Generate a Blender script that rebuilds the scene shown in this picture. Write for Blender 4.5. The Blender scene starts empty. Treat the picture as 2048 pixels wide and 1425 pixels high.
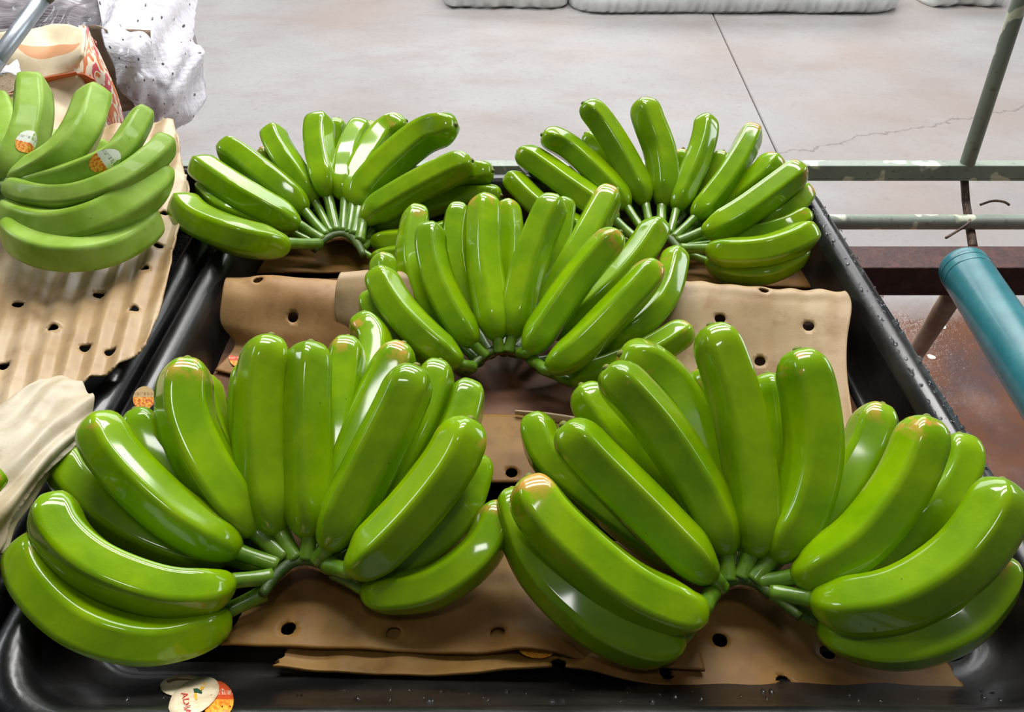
import bpy, bmesh, math, random
from mathutils import Vector, noise
random.seed(7)
S = bpy.context.scene
COL = S.collection
# ------------------------------------------------------------------ camera
F, CX, CY = 1560.0, 1024.0, 712.5
PITCH = math.radians(39.5)
CAM = Vector((0, 0, 0.62))
FWD = Vector((0, math.cos(PITCH), -math.sin(PITCH)))
UP = Vector((0, math.sin(PITCH), math.cos(PITCH)))
cd = bpy.data.cameras.new('camera'); cam = bpy.data.objects.new('camera', cd); COL.objects.link(cam)
cam.location = CAM; cam.rotation_euler = (math.pi / 2 - PITCH, 0, 0)
cd.sensor_width = 36; cd.lens = 36 * F / 2048; cd.clip_start = 0.02
S.camera = cam
# ------------------------------------------------------------------ light
S.view_settings.view_transform = 'Standard'; S.view_settings.look = 'None'
S.view_settings.exposure = 0.0; S.view_settings.gamma = 1.0; S.view_settings.use_curve_mapping = False
W = bpy.data.worlds.new('world'); S.world = W; W.use_nodes = True
bg = W.node_tree.nodes['Background']; bg.inputs[0].default_value = (0.92, 0.96, 1.0, 1); bg.inputs[1].default_value = 0.085
def area(name, loc, target, sx, sy, power, col):
    d = bpy.data.lights.new(name, 'AREA'); d.shape = 'RECTANGLE'; d.size = sx; d.size_y = sy; d.energy = power; d.color = col
    o = bpy.data.objects.new(name, d); COL.objects.link(o); o.location = loc
    o.rotation_euler = (Vector(target) - Vector(loc)).to_track_quat('-Z', 'Y').to_euler()
    return o
area('open_side_daylight', (0.5, 8.5, 3.6), (0, 1.0, 0), 9, 2.6, 400, (0.97, 0.98, 1.0))
area('far_skylight', (0.4, 4.3, 4.3), (0.2, 1.6, 0), 4.4, 0.75, 250, (1.0, 0.99, 0.97))
area('roof_skylight', (0.2, 2.5, 4.2), (0.1, 1.2, 0), 3.2, 0.7, 135, (1.0, 0.99, 0.96))
area('left_opening_daylight', (-5.5, 2.2, 3.0), (0, 1.0, 0), 1.6, 1.2, 60, (0.92, 0.96, 1.0))
area('right_opening_daylight', (6.5, 3.2, 2.6), (0.3, 1.0, 0), 3.0, 1.4, 110, (0.92, 0.96, 1.0))
area('base_glint_fill', (0.4, -0.9, 4.4), (0.1, 0.7, 0), 0.7, 0.35, 16, (1.0, 0.99, 0.96))  # added lamp behind the camera for glints on banana bases, no real skylight

# ------------------------------------------------------------------ helpers
def ray(px, py):
    return FWD * F + Vector((px - CX, 0, 0)) + UP * (CY - py)
def at(px, py, z=0.0):                       # the point of height z seen at that place of the picture
    r = ray(px, py); return CAM + r * ((z - CAM.z) / r.z)
def on_plane(px, py, p, n):
    r = ray(px, py); return CAM + r * ((p - CAM).dot(n) / r.dot(n))
def depth(p): return (p - CAM).dot(FWD)
def pix(p):
    d = p - CAM; k = F / d.dot(FWD); return (CX + d.x * k, CY - d.dot(UP) * k)
def tag(o, label=None, cat=None, group=None, kind=None):
    if label: o['label'] = label
    if cat: o['category'] = cat
    if group: o['group'] = group
    if kind: o['kind'] = kind
    return o
def empty(name, loc=(0, 0, 0)):
    o = bpy.data.objects.new(name, None); COL.objects.link(o); o.location = loc; o.empty_display_size = 0.05
    return o
def mesh_obj(name, verts, faces, mat, parent=None, smooth=True, uvs=None):
    m = bpy.data.meshes.new(name); m.from_pydata([tuple(v) for v in verts], [], faces)
    if uvs:
        l = m.uv_layers.new(name='UVMap')
        for p in m.polygons:
            for li in p.loop_indices: l.data[li].uv = uvs[m.loops[li].vertex_index]
    if smooth: m.polygons.foreach_set('use_smooth', [True] * len(m.polygons))
    m.validate(); m.update()
    if mat: m.materials.append(mat)
    o = bpy.data.objects.new(name, m); COL.objects.link(o)
    if parent:
        c = Vector((0, 0, 0))
        for v in m.vertices: c += v.co
        c /= len(m.vertices)
        for v in m.vertices: v.co -= c
        o.parent = parent; o.location = c - world_of(parent)
    return o
def world_of(p):
    t = Vector((0, 0, 0))
    while p: t += p.location; p = p.parent
    return t
def recentre(o):                               # origin of a single-mesh thing to its base
    me = o.data; n = len(me.vertices)
    c = Vector((0, 0, 0)); zm = 1e9
    for v in me.vertices: c += v.co; zm = min(zm, v.co.z)
    c /= n; c.z = zm
    for v in me.vertices: v.co -= c
    o.location = Vector(o.location) + c
    return o
def crom(P, t):                                # Catmull-Rom through the points of P, t in 0..1
    n = len(P) - 1; f = min(max(t, 0), 1) * n; i = min(int(f), n - 1); f -= i
    p1, p2 = P[i], P[i + 1]
    p0 = P[i - 1] if i > 0 else p1 * 2 - p2
    p3 = P[i + 2] if i + 2 <= n else p2 * 2 - p1
    return 0.5 * ((2 * p1) + (p2 - p0) * f + (2 * p0 - 5 * p1 + 4 * p2 - p3) * f * f + (3 * p1 - p0 - 3 * p2 + p3) * f ** 3)
def resample(P, n, k=12):
    Q = [crom(P, i / (k * n)) for i in range(k * n + 1)]
    L = [0.0]
    for a, b in zip(Q, Q[1:]): L.append(L[-1] + (b - a).length)
    out = []; j = 0
    for i in range(n + 1):
        s = L[-1] * i / n
        while j < len(L) - 2 and L[j + 1] < s: j += 1
        d = L[j + 1] - L[j]; f = (s - L[j]) / d if d > 1e-9 else 0
        out.append(Q[j].lerp(Q[j + 1], f))
    return out, L[-1]
def frames(C, n0):
    T = []
    for i in range(len(C)):
        a = C[max(i - 1, 0)]; b = C[min(i + 1, len(C) - 1)]; T.append((b - a).normalized())
    n = (n0 - T[0] * n0.dot(T[0])).normalized(); R = []
    for t in T:
        n = (n - t * n.dot(t)).normalized(); R.append((t, n, t.cross(n)))
    return R
def tube(C, rad, seg=16, n0=Vector((0, 0, 1)), caps=True):
    fr = frames(C, n0); V = []; Fc = []
    for i, c in enumerate(C):
        r = rad[i] if isinstance(rad, (list, tuple)) else rad
        for k in range(seg):
            a = 2 * math.pi * k / seg
            V.append(c + (fr[i][1] * math.cos(a) + fr[i][2] * math.sin(a)) * r)
    for i in range(len(C) - 1):
        for k in range(seg):
            k2 = (k + 1) % seg
            Fc.append((i * seg + k, i * seg + k2, (i + 1) * seg + k2, (i + 1) * seg + k))
    if caps:
        Fc.append(tuple(range(seg - 1, -1, -1))); b = (len(C) - 1) * seg; Fc.append(tuple(range(b, b + seg)))
    return V, Fc
def bevel(o, w=0.003, seg=2):
    m = o.modifiers.new('bevel', 'BEVEL'); m.width = w; m.segments = seg; m.limit_method = 'ANGLE'; m.angle_limit = 0.7
def flat_by_angle(o):
    o.data.polygons.foreach_set('use_smooth', [False] * len(o.data.polygons))

# ------------------------------------------------------------------ materials
class NT:
    def __init__(s, name):
        s.m = bpy.data.materials.new(name); s.m.use_nodes = True; s.t = s.m.node_tree; s.b = s.t.nodes['Principled BSDF']
    def n(s, ty, **kw):
        o = s.t.nodes.new(ty)
        for k, v in kw.items():
            if k.startswith('i_'):
                key = k[2:]; o.inputs[int(key) if key.isdigit() else key.replace('_', ' ')].default_value = v
            else: setattr(o, k, v)
        return o
    def l(s, a, b): s.t.links.new(a, b)
    def coord(s, kind='Object', scale=(1, 1, 1)):
        c = s.n('ShaderNodeTexCoord'); mp = s.n('ShaderNodeMapping'); mp.inputs['Scale'].default_value = scale
        s.l(c.outputs[kind], mp.inputs[0]); return mp.outputs[0]
    def noise(s, co, scale, detail=4, rough=0.55):
        o = s.n('ShaderNodeTexNoise'); o.inputs['Scale'].default_value = scale; o.inputs['Detail'].default_value = detail
        o.inputs['Roughness'].default_value = rough; s.l(co, o.inputs['Vector']); return o.outputs['Fac']
    def ramp(s, fac, stops):
        r = s.n('ShaderNodeValToRGB'); e = r.color_ramp.elements
        while len(e) < len(stops): e.new(0.5)
        for q, (p, c) in zip(e, stops): q.position = p; q.color = c if len(c) == 4 else (*c, 1)
        s.l(fac, r.inputs[0]); return r.outputs[0]
    def mix(s, fac, a, b):
        m = s.n('ShaderNodeMix', data_type='RGBA')
        for sock, v in ((m.inputs[0], fac), (m.inputs[6], a), (m.inputs[7], b)):
            if isinstance(v, bpy.types.NodeSocket): s.l(v, sock)
            elif isinstance(v, (int, float)): sock.default_value = v
            else: sock.default_value = (*v, 1) if len(v) == 3 else v
        return m.outputs[2]
    def math(s, op, a, b=None, clamp=False):
        m = s.n('ShaderNodeMath', operation=op); m.use_clamp = clamp
        for i, v in enumerate((a, b)):
            if v is None: continue
            if isinstance(v, bpy.types.NodeSocket): s.l(v, m.inputs[i])
            else: m.inputs[i].default_value = v
        return m.outputs[0]
    def bump(s, h, strength=0.3, dist=0.002):
        b = s.n('ShaderNodeBump'); b.inputs['Strength'].default_value = strength; b.inputs['Distance'].default_value = dist
        s.l(h, b.inputs['Height']); s.l(b.outputs[0], s.b.inputs['Normal']); return b
    def col(s, v):
        if isinstance(v, bpy.types.NodeSocket): s.l(v, s.b.inputs['Base Color'])
        else: s.b.inputs['Base Color'].default_value = (*v, 1)
    def set(s, **kw):
        for k, v in kw.items():
            i = s.b.inputs[k.replace('_', ' ')]
            if isinstance(v, bpy.types.NodeSocket): s.l(v, i)
            else: i.default_value = v
        return s
def srgb(r, g, b):
    f = lambda c: (c / 255 / 12.92) if c <= 10 else ((c / 255 + 0.055) / 1.055) ** 2.4
    return (f(r), f(g), f(b))

def banana_mat(name, c1, c2, rough, coat, stain=1.0):
    t = NT(name)
    uv = t.n('ShaderNodeUVMap'); sep = t.n('ShaderNodeSeparateXYZ'); t.l(uv.outputs[0], sep.inputs[0])
    info = t.n('ShaderNodeObjectInfo')
    va = t.n('ShaderNodeVectorMath', operation='ADD'); t.l(t.coord('Object'), va.inputs[0]); t.l(t.math('MULTIPLY', info.outputs['Random'], 37.0), va.inputs[1]); co = va.outputs[0]
    big = t.noise(co, 22, 3)
    fine = t.noise(co, 260, 3)
    base = t.mix(t.ramp(big, [(0.35, (0, 0, 0)), (0.68, (1, 1, 1))]), c1, c2)
    hsv = t.n('ShaderNodeHueSaturation'); t.l(base, hsv.inputs['Color'])
    t.l(t.math('MULTIPLY_ADD', info.outputs['Random'], 0.22), hsv.inputs['Value'])
    hsv.inputs['Value'].links[0].from_node.inputs[2].default_value = 0.89
    c = hsv.outputs[0]
    # paler freckles
    c = t.mix(t.math('MULTIPLY', t.ramp(fine, [(0.62, (0, 0, 0)), (0.74, (1, 1, 1))]), 0.12), c, srgb(170, 200, 80))
    # sap stains round the blossom end
    tip = t.ramp(sep.outputs['Y'], [(0.84, (0, 0, 0)), (0.95, (1, 1, 1))])
    sn = t.math('ADD', t.noise(co, 48, 4), t.math('MULTIPLY', info.outputs['Random'], 0.22))
    sm = t.ramp(sn, [(0.69, (0, 0, 0)), (0.77, (1, 1, 1))])
    c = t.mix(t.math('MULTIPLY', t.math('MULTIPLY', tip, sm), 0.9 * stain), c, srgb(208, 150, 70))
    # sparse brown specks
    vor = t.n('ShaderNodeTexVoronoi'); vor.inputs['Scale'].default_value = 75; t.l(co, vor.inputs['Vector'])
    sp = t.math('LESS_THAN', vor.outputs['Distance'], 0.06)
    vc = t.n('ShaderNodeSeparateColor'); t.l(vor.outputs['Color'], vc.inputs[0])
    sp = t.math('MULTIPLY', sp, t.math('GREATER_THAN', vc.outputs[0], 0.86))
    c = t.mix(t.math('MULTIPLY', sp, 0.6), c, srgb(60, 60, 20))
    t.col(c)
    t.set(Roughness=rough, Coat_Weight=coat, Coat_Roughness=0.075, Coat_IOR=1.5, Specular_IOR_Level=0.08)
    t.bump(t.math('ADD', t.noise(co, 45, 2), t.math('MULTIPLY', fine, 0.35)), 0.28, 0.0012)
    return t.m
GREEN = banana_mat('wet_green_peel', srgb(112, 154, 0), srgb(138, 176, 0), 0.34, 0.9)
MATTE = banana_mat('waxy_green_peel', srgb(128, 164, 48), srgb(160, 192, 88), 0.42, 0.10, 0.2)
def simple(name, c, rough=0.5, metal=0.0, nscale=None, c2=None, bump=0.0, coat=0.0, stretch=(1, 1, 1), bscale=None, lo=0.4, hi=0.65):
    t = NT(name)
    if nscale:
        co = t.coord('Object', stretch); nz = t.noise(co, nscale, 5)
        t.col(t.mix(t.ramp(nz, [(lo, (0, 0, 0)), (hi, (1, 1, 1))]), c, c2))
        if bump: t.bump(t.noise(co, bscale or nscale * 2, 4), bump, 0.002)
    else: t.col(c)
    t.set(Roughness=rough, Metallic=metal, Coat_Weight=coat, Coat_Roughness=0.08)
    return t.m
STEM = simple('banana_stem_green', srgb(84, 124, 14), 0.4, nscale=60, c2=srgb(112, 150, 34), bump=0.2, coat=0.5)
STEM_M = simple('waxy_stem_green', srgb(110, 150, 62), 0.45, nscale=60, c2=srgb(140, 172, 90), bump=0.2)
CROWN = simple('crown_green', srgb(46, 70, 14), 0.5, nscale=70, c2=srgb(76, 98, 26), bump=0.4)
CUT = simple('crown_cut_brown', srgb(150, 112, 66), 0.6, nscale=120, c2=srgb(90, 62, 34), bump=0.4)
TIP = simple('blossom_scar', srgb(128, 140, 50), 0.7, nscale=160, c2=srgb(92, 80, 34), bump=0.5)

def foam_mat(name, light, dark, wet, rough=0.42, ribs=None):
    t = NT(name); co = t.coord('Object')
    big = t.noise(co, 7, 4); mid = t.noise(co, 42, 4); fine = t.noise(co, 420, 2)
    c = t.mix(t.ramp(big, [(0.36, (0, 0, 0)), (0.62, (1, 1, 1))]), light, dark)
    c = t.mix(t.math('MULTIPLY', t.ramp(mid, [(0.5, (0, 0, 0)), (0.72, (1, 1, 1))]), 0.45), c, wet)
    t.col(c)
    t.set(Roughness=rough, Coat_Weight=0.06, Coat_Roughness=0.3, Specular_IOR_Level=0.3)
    t.bump(t.math('ADD', t.math('MULTIPLY', mid, 0.5), t.math('MULTIPLY', fine, 0.5)), 0.3, 0.001)
    return t.m
FOAM = foam_mat('tan_foam', srgb(204, 184, 150), srgb(178, 148, 108), srgb(142, 106, 66), 0.36)
FOAM_B = foam_mat('stained_shaded_foam', srgb(144, 108, 48), srgb(116, 80, 32), srgb(88, 56, 18), 0.65)  # stained brown, with the shade of the tray front put into the colour
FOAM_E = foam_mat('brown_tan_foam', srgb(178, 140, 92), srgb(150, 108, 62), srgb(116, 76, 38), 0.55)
FOAM_D = foam_mat('wet_brown_foam', srgb(120, 76, 38), srgb(88, 50, 22), srgb(62, 34, 14), 0.6)
FOAM_W = foam_mat('pale_foam', srgb(206, 196, 174), srgb(190, 174, 144), srgb(156, 130, 92), 0.4)
FOAM_G = foam_mat('buff_foam', srgb(186, 160, 122), srgb(168, 138, 98), srgb(136, 98, 60), 0.5)
def black_mat():
    t = NT('black_plastic'); co = t.coord('Object')
    g = t.noise(co, 9, 5); f = t.noise(co, 130, 4)
    t.col(t.mix(t.ramp(g, [(0.45, (0, 0, 0)), (0.7, (1, 1, 1))]), srgb(14, 14, 15), srgb(38, 35, 32)))
    t.set(Roughness=t.math('MULTIPLY_ADD', g, 0.35), Coat_Weight=0.15, Coat_Roughness=0.12)
    t.b.inputs['Roughness'].links[0].from_node.inputs[2].default_value = 0.16
    t.bump(t.math('ADD', f, t.math('MULTIPLY', g, 2.0)), 0.25, 0.001)
    return t.m
BLACK = black_mat()
# ------------------------------------------------------------------ setting: concrete floor
GZ = -0.55
def floor_mat():
    t = NT('concrete'); co = t.coord('Generated'); g = t.n('ShaderNodeNewGeometry'); pos = g.outputs['Position']
    n1 = t.noise(pos, 1.3, 6, 0.6); n3 = t.noise(pos, 90, 3)
    st = t.n('ShaderNodeMapping'); st.inputs['Scale'].default_value = (1.0, 1.9, 1); t.l(pos, st.inputs[0])
    n2 = t.noise(st.outputs[0], 3.0, 8, 0.7)
    c = t.mix(t.ramp(n1, [(0.35, (0, 0, 0)), (0.68, (1, 1, 1))]), srgb(160, 157, 157), srgb(144, 139, 137))
    c = t.mix(t.math('MULTIPLY', t.ramp(n2, [(0.5, (0, 0, 0)), (0.78, (1, 1, 1))]), 0.45), c, srgb(128, 110, 100))
    c = t.mix(t.math('MULTIPLY', t.ramp(n3, [(0.62, (0, 0, 0)), (0.75, (1, 1, 1))]), 0.35), c, srgb(116, 106, 100))
    n4 = t.noise(pos, 34, 6, 0.75)
    c = t.mix(t.math('MULTIPLY', t.ramp(n4, [(0.56, (0, 0, 0)), (0.7, (1, 1, 1))]), 0.4), c, srgb(118, 110, 106))
    c = t.mix(t.math('MULTIPLY', t.ramp(t.noise(pos, 0.9, 3), [(0.5, (0, 0, 0)), (0.66, (1, 1, 1))]), 0.45), c, srgb(150, 128, 114))
    # one hairline crack wandering right from the slab joint
    sp = t.n('ShaderNodeSeparateXYZ'); t.l(pos, sp.inputs[0])
    A = at(1560, 306, GZ); B = at(2048, 210, GZ); dv = (B - A).normalized(); nv_ = (-dv.y, dv.x)
    dist = t.math('ADD', t.math('MULTIPLY', t.math('SUBTRACT', sp.outputs[0], A.x), nv_[0]), t.math('MULTIPLY', t.math('SUBTRACT', sp.outputs[1], A.y), nv_[1]))
    wig = t.math('MULTIPLY', t.math('SUBTRACT', t.noise(pos, 4.0, 6, 0.65), 0.5), 0.22)
    cr = t.math('ABSOLUTE', t.math('ADD', dist, wig))
    crk = t.math('MULTIPLY', t.ramp(cr, [(0.0, (1, 1, 1)), (0.006, (0, 0, 0))]), t.math('GREATER_THAN', sp.outputs[0], A.x - 0.25))
    c = t.mix(t.math('MULTIPLY', crk, 0.75), c, srgb(96, 86, 80))
    # spilt wash water under the packing line on the right
    wy = t.math('ADD', sp.outputs[1], t.math('MULTIPLY', t.noise(pos, 3.0, 4), 0.25))
    wet = t.math('MULTIPLY', t.ramp(wy, [(0.0, (1, 1, 1)), (1.0, (0, 0, 0))]), 1.0)
    mr = t.n('ShaderNodeMapRange'); mr.inputs['From Min'].default_value = 1.78; mr.inputs['From Max'].default_value = 1.66; t.l(wy, mr.inputs['Value'])
    wet = mr.outputs[0]
    wc = t.mix(t.ramp(t.noise(pos, 4.5, 5), [(0.42, (0, 0, 0)), (0.6, (1, 1, 1))]), srgb(112, 78, 62), srgb(86, 74, 76))
    c = t.mix(wet, c, wc)
    vo = t.n('ShaderNodeTexVoronoi', voronoi_dimensions='2D'); vo.inputs['Scale'].default_value = 13; t.l(pos, vo.inputs['Vector'])
    vcc = t.n('ShaderNodeSeparateColor'); t.l(vo.outputs['Color'], vcc.inputs[0])
    spk = t.math('MULTIPLY', t.math('LESS_THAN', t.math('ADD', vo.outputs['Distance'], t.math('MULTIPLY', n3, 0.12)), 0.17), t.math('GREATER_THAN', vcc.outputs[0], 0.72))
    c = t.mix(t.math('MULTIPLY', spk, wet), c, srgb(214, 206, 204)); t.col(c)
    ro = t.n('ShaderNodeMix', data_type='FLOAT'); t.l(wet, ro.inputs[0]); ro.inputs[2].default_value = 0.62
    t.l(t.ramp(t.noise(pos, 5, 5), [(0.4, (0.06, 0.06, 0.06)), (0.62, (0.4, 0.4, 0.4))]), ro.inputs[3])
    t.set(Roughness=ro.outputs[0])
    t.bump(t.math('ADD', t.noise(pos, 70, 4), t.math('MULTIPLY', n2, 0.6)), 0.3, 0.004)
    return t.m
CONC = floor_mat()
def slab(name, poly, parent, z0, z1):
    n = len(poly)
    V = [(x, y, z0) for x, y in poly] + [(x, y, z1) for x, y in poly]
    Fc = [tuple(range(n - 1, -1, -1)), tuple(range(n, 2 * n))] + [(i, (i + 1) % n, n + (i + 1) % n, n + i) for i in range(n)]
    o = mesh_obj(name, V, Fc, CONC, parent, smooth=False); bevel(o, 0.004, 1); return o
ja = at(1432, 40, GZ); jb = at(1556, 308, GZ); jd = (ja - jb).normalized()
j0 = jb - jd * (jb.y + 1.6) / jd.y; j1 = jb + jd * (10 - jb.y) / jd.y
fl = tag(empty('floor', (0, 1.5, GZ)), kind='structure')
SUB = simple('joint_dirt', srgb(150, 136, 126), 0.9)
o = mesh_obj('joint_bed', [(-8, -1.6, GZ - 0.012), (8, -1.6, GZ - 0.012), (8, 10, GZ - 0.012), (-8, 10, GZ - 0.012)], [(0, 1, 2, 3)], SUB, fl)
gp = 0.002
slab('slab', [(-8, -1.6), (j0.x - gp, -1.6), (j1.x - gp, 10), (-8, 10)], fl, GZ - 0.01, GZ)
slab('slab', [(j0.x + gp, -1.6), (8, -1.6), (8, 10), (j1.x + gp, 10)], fl, GZ - 0.01, GZ - 0.001)

# ------------------------------------------------------------------ black trays
RZ = 0.075
def rrect(x0, x1, y0, y1, r, z, n=10):
    P = []
    for cx, cy, a0 in ((x1 - r, y1 - r, 0), (x0 + r, y1 - r, 90), (x0 + r, y0 + r, 180), (x1 - r, y0 + r, 270)):
        for k in range(n + 1):
            a = math.radians(a0 + 90 * k / n); P.append(Vector((cx + r * math.cos(a), cy + r * math.sin(a), z)))
    return P
XL = at(303, 690, RZ).x; XR = at(1806, 640, RZ).x; YB = at(1100, 342, RZ).y; YF = at(1000, 1352, 0.0).y
YFR = YF - 0.085
def make_tray(name, x0, x1, yb, yf, yfr, dz=0.0):
    root = empty(name, ((x0 + x1) / 2, (yb + yfr) / 2, dz - 0.004))
    # (side inset, front line, z, corner radius): inside floor -> wall -> rolled rim -> outer lip
    lv = [(0.056, yf + 0.012, 0.0, 0.03), (0.048, yf, 0.001, 0.045), (0.043, yf - 0.006, 0.005, 0.05), (0.040, yf - 0.02, 0.016, 0.055),
          (0.035, yfr + 0.032, RZ - 0.018, 0.06), (0.032, yfr + 0.026, RZ - 0.008, 0.062), (0.027, yfr + 0.02, RZ - 0.002, 0.065),
          (0.020, yfr + 0.012, RZ + 0.001, 0.07), (0.011, yfr + 0.005, RZ - 0.001, 0.075), (0.004, yfr + 0.001, RZ - 0.006, 0.078), (0.0, yfr, RZ - 0.016, 0.08), (0.0, yfr, RZ - 0.026, 0.08)]
    lo = [rrect(x0 + i, x1 - i, f, yb - i * 0.9, r, z + dz) for i, f, z, r in lv]
    n = len(lo[0])
    def loft(loops):
        V = [p for L in loops for p in L]
        return V, [(a * n + k, a * n + (k + 1) % n, (a + 1) * n + (k + 1) % n, (a + 1) * n + k) for a in range(len(loops) - 1) for k in range(n)]
    V, Fc = loft(lo[:5]); Fc.append(tuple(range(n)))
    low = [Vector((p.x, p.y, dz - 0.004)) for p in lo[0]]
    # outside skin of the basin
    out = [low, [p + Vector((0, 0, -0.004)) + (p - Vector(((x0 + x1) / 2, (yb + yfr) / 2, p.z))).normalized() * 0.004 for p in lo[2]],
           [p + (p - Vector(((x0 + x1) / 2, (yb + yfr) / 2, p.z))).normalized() * 0.004 for p in lo[4]]]
    V2, F2 = loft(out); b = len(V); V += V2; Fc += [tuple(reversed([i + b for i in f])) for f in F2]; Fc.append(tuple(range(b + n - 1, b - 1, -1)))
    mesh_obj('basin', V, Fc, BLACK, root)
    rim = lo[4:] + [[Vector((p.x, p.y, RZ - 0.030 + dz)) - (p - Vector(((x0 + x1) / 2, (yb + yfr) / 2, p.z))).normalized() * 0.003 for p in lo[-1]]]
    V, Fc = loft(rim); o = mesh_obj('rim', V, Fc, BLACK, root)
    return root
tray = tag(make_tray('packing_tray', XL, XR, YB, YF, YFR), 'wet black plastic tray holding five hands of green bananas', 'tray')
WATER = NT('water').set(Roughness=0.03, Transmission_Weight=1.0, IOR=1.33, Base_Color=(0.95, 0.97, 1, 1)).m
def droplets(root):
    rnd = random.Random(3); V = []; Fc = []
    for _ in range(260):
        if rnd.random() < 0.72:
            x = XR - rnd.uniform(0.006, 0.030); y = rnd.uniform(YFR + 0.15, YB - 0.1); z = RZ - 0.0005
        else:
            y = YF - rnd.uniform(0.022, 0.050); x = rnd.uniform(XL + 0.08, XR - 0.08); z = 0.016 + (YF - 0.02 - y) * 0.041 / 0.033
        r = rnd.uniform(0.0008, 0.0026); b = len(V); e = rnd.uniform(1, 2.2)
        for k in range(8):
            a = math.pi / 4 * k; V.append((x + r * math.cos(a), y + e * r * math.sin(a), z - 0.0006))
        for k in range(8):
            a = math.pi / 4 * k; V.append((x + 0.7 * r * math.cos(a), y + 0.7 * e * r * math.sin(a), z + r * 0.4))
        V.append((x, y, z + r * 0.55))
        for k in range(8):
            k2 = (k + 1) % 8; Fc.append((b + k, b + k2, b + 8 + k2, b + 8 + k)); Fc.append((b + 8 + k, b + 8 + k2, b + 16))
    mesh_obj('water_droplets', V, Fc, WATER, root)['kind'] = 'stuff'
droplets(tray)
tray2 = tag(make_tray('packing_tray', XL - 0.012 - (XR - XL), XL - 0.004, YB + 0.02, YF - 0.02, YFR - 0.02), 'black plastic tray at left edge, mostly hidden under pale foam sheets', 'tray')

# ------------------------------------------------------------------ foam liner sheets
def sheet(name, grid, mat, label=None, cat='foam sheet', nu=60, nv=40, thick=0.0028, rib=(0, 0, 0.0), holes=(), hr=0.0065, wob=0.0015, seed=0, parent=None, group=None, rag=0.0, cut=None):
    G = [[at(*p) if len(p) == 3 else p[0] for p in row] for row in grid]
    def sf(u, v):
        return crom([crom(r, u) for r in G], v)
    def pt(u, v):
        p = sf(u, v); e = 0.01
        a = sf(min(u + e, 1), v) - sf(max(u - e, 0), v); b = sf(u, min(v + e, 1)) - sf(u, max(v - e, 0))
        n = a.cross(b)
        if n.length > 1e-12: n.normalize()
        if n.z < 0: n = -n
        h = rib[2] * (math.sin(2 * math.pi * (rib[0] * u + rib[1] * v) + 2.2 * noise.noise(Vector((u * 2, v * 2, seed)))) ) * (0.6 + 0.5 * noise.noise(Vector((u * 3 + 7, v * 2, seed + 3))))
        h += wob * noise.noise(Vector((p.x * 28, p.y * 28, seed)))
        return p + n * h
    def ed(u, v):                              # slightly ragged outer edge
        if rag:
            if u == 0 or u == 1: u2 = abs(u - rag * (0.5 + 0.5 * noise.noise(Vector((v * 14, seed, 1.5))))); u = u2
            if v == 0 or v == 1: v = abs(v - rag * (0.5 + 0.5 * noise.noise(Vector((u * 14, seed, 4.5)))))
        return u, v
    UV = [[ed(i / nu, j / nv) for i in range(nu + 1)] for j in range(nv + 1)]
    P = [[pt(*UV[j][i]) for i in range(nu + 1)] for j in range(nv + 1)]
    kill = set()
    for (hx, hy) in holes:
        best = min(((pix(P[j][i])[0] - hx) ** 2 + (pix(P[j][i])[1] - hy) ** 2, i, j) for j in range(nv + 1) for i in range(nu + 1))
        if best[0] > 900: continue
        r_ = ray(hx, hy).normalized(); c0 = P[best[2]][best[1]]
        c = CAM + r_ * (c0 - CAM).dot(r_)
        for j in range(nv + 1):
            for i in range(nu + 1):
                d = P[j][i] - c; L = d.length
                if L < hr * 1.45 and L > 1e-6:
                    if L > hr * 0.5: P[j][i] = c + d * (hr / L)
                    kill.add((i, j))
    outside = set()
    if cut:                                    # trim the sheet along its torn outline
        poly = [at(*p) for p in cut]; m_ = len(poly)
        def inside(p):
            c = False
            for i in range(m_):
                a, b = poly[i], poly[i - 1]
                if (a.y > p.y) != (b.y > p.y) and p.x < (b.x - a.x) * (p.y - a.y) / (b.y - a.y) + a.x: c = not c
            return c
        for j in range(nv + 1):
            for i in range(nu + 1):
                p = P[j][i]
                if inside(p): continue
                outside.add((i, j)); bd = None
                for k in range(m_):
                    a, b = poly[k - 1], poly[k]; ax, ay = b.x - a.x, b.y - a.y
                    f = min(1, max(0, ((p.x - a.x) * ax + (p.y - a.y) * ay) / (ax * ax + ay * ay)))
                    qx, qy = a.x + ax * f, a.y + ay * f; d = (qx - p.x) ** 2 + (qy - p.y) ** 2
                    if bd is None or d < bd[0]: bd = (d, qx, qy)
                if bd[0] < 0.012 ** 2: P[j][i] = Vector((bd[1], bd[2], p.z))
    V = [p for r in P for p in r]; uvs = [uv for r in UV for uv in r]
    Fc = []
    w = nu + 1
    for j in range(nv):
        for i in range(nu):
            q = ((i, j), (i + 1, j), (i + 1, j + 1), (i, j + 1))
            if all(x in kill for x in q) or all(x in outside for x in q): continue
            Fc.append(tuple(b * w + a for a, b in q))
    used = sorted({k for f in Fc for k in f}); re = {k: n for n, k in enumerate(used)}
    o = mesh_obj(name, [V[k] for k in used], [tuple(re[k] for k in f) for f in Fc], mat, parent, True, [uvs[k] for k in used])
    up = sum((p.normal.z for p in o.data.polygons)) > 0
    if thick:
        m = o.modifiers.new('thick', 'SOLIDIFY'); m.thickness = thick; m.offset = -1 if up else 1
    if not parent: recentre(o)
    if label: tag(o, label, cat, group)
    return o
LZ = 0.005
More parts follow.
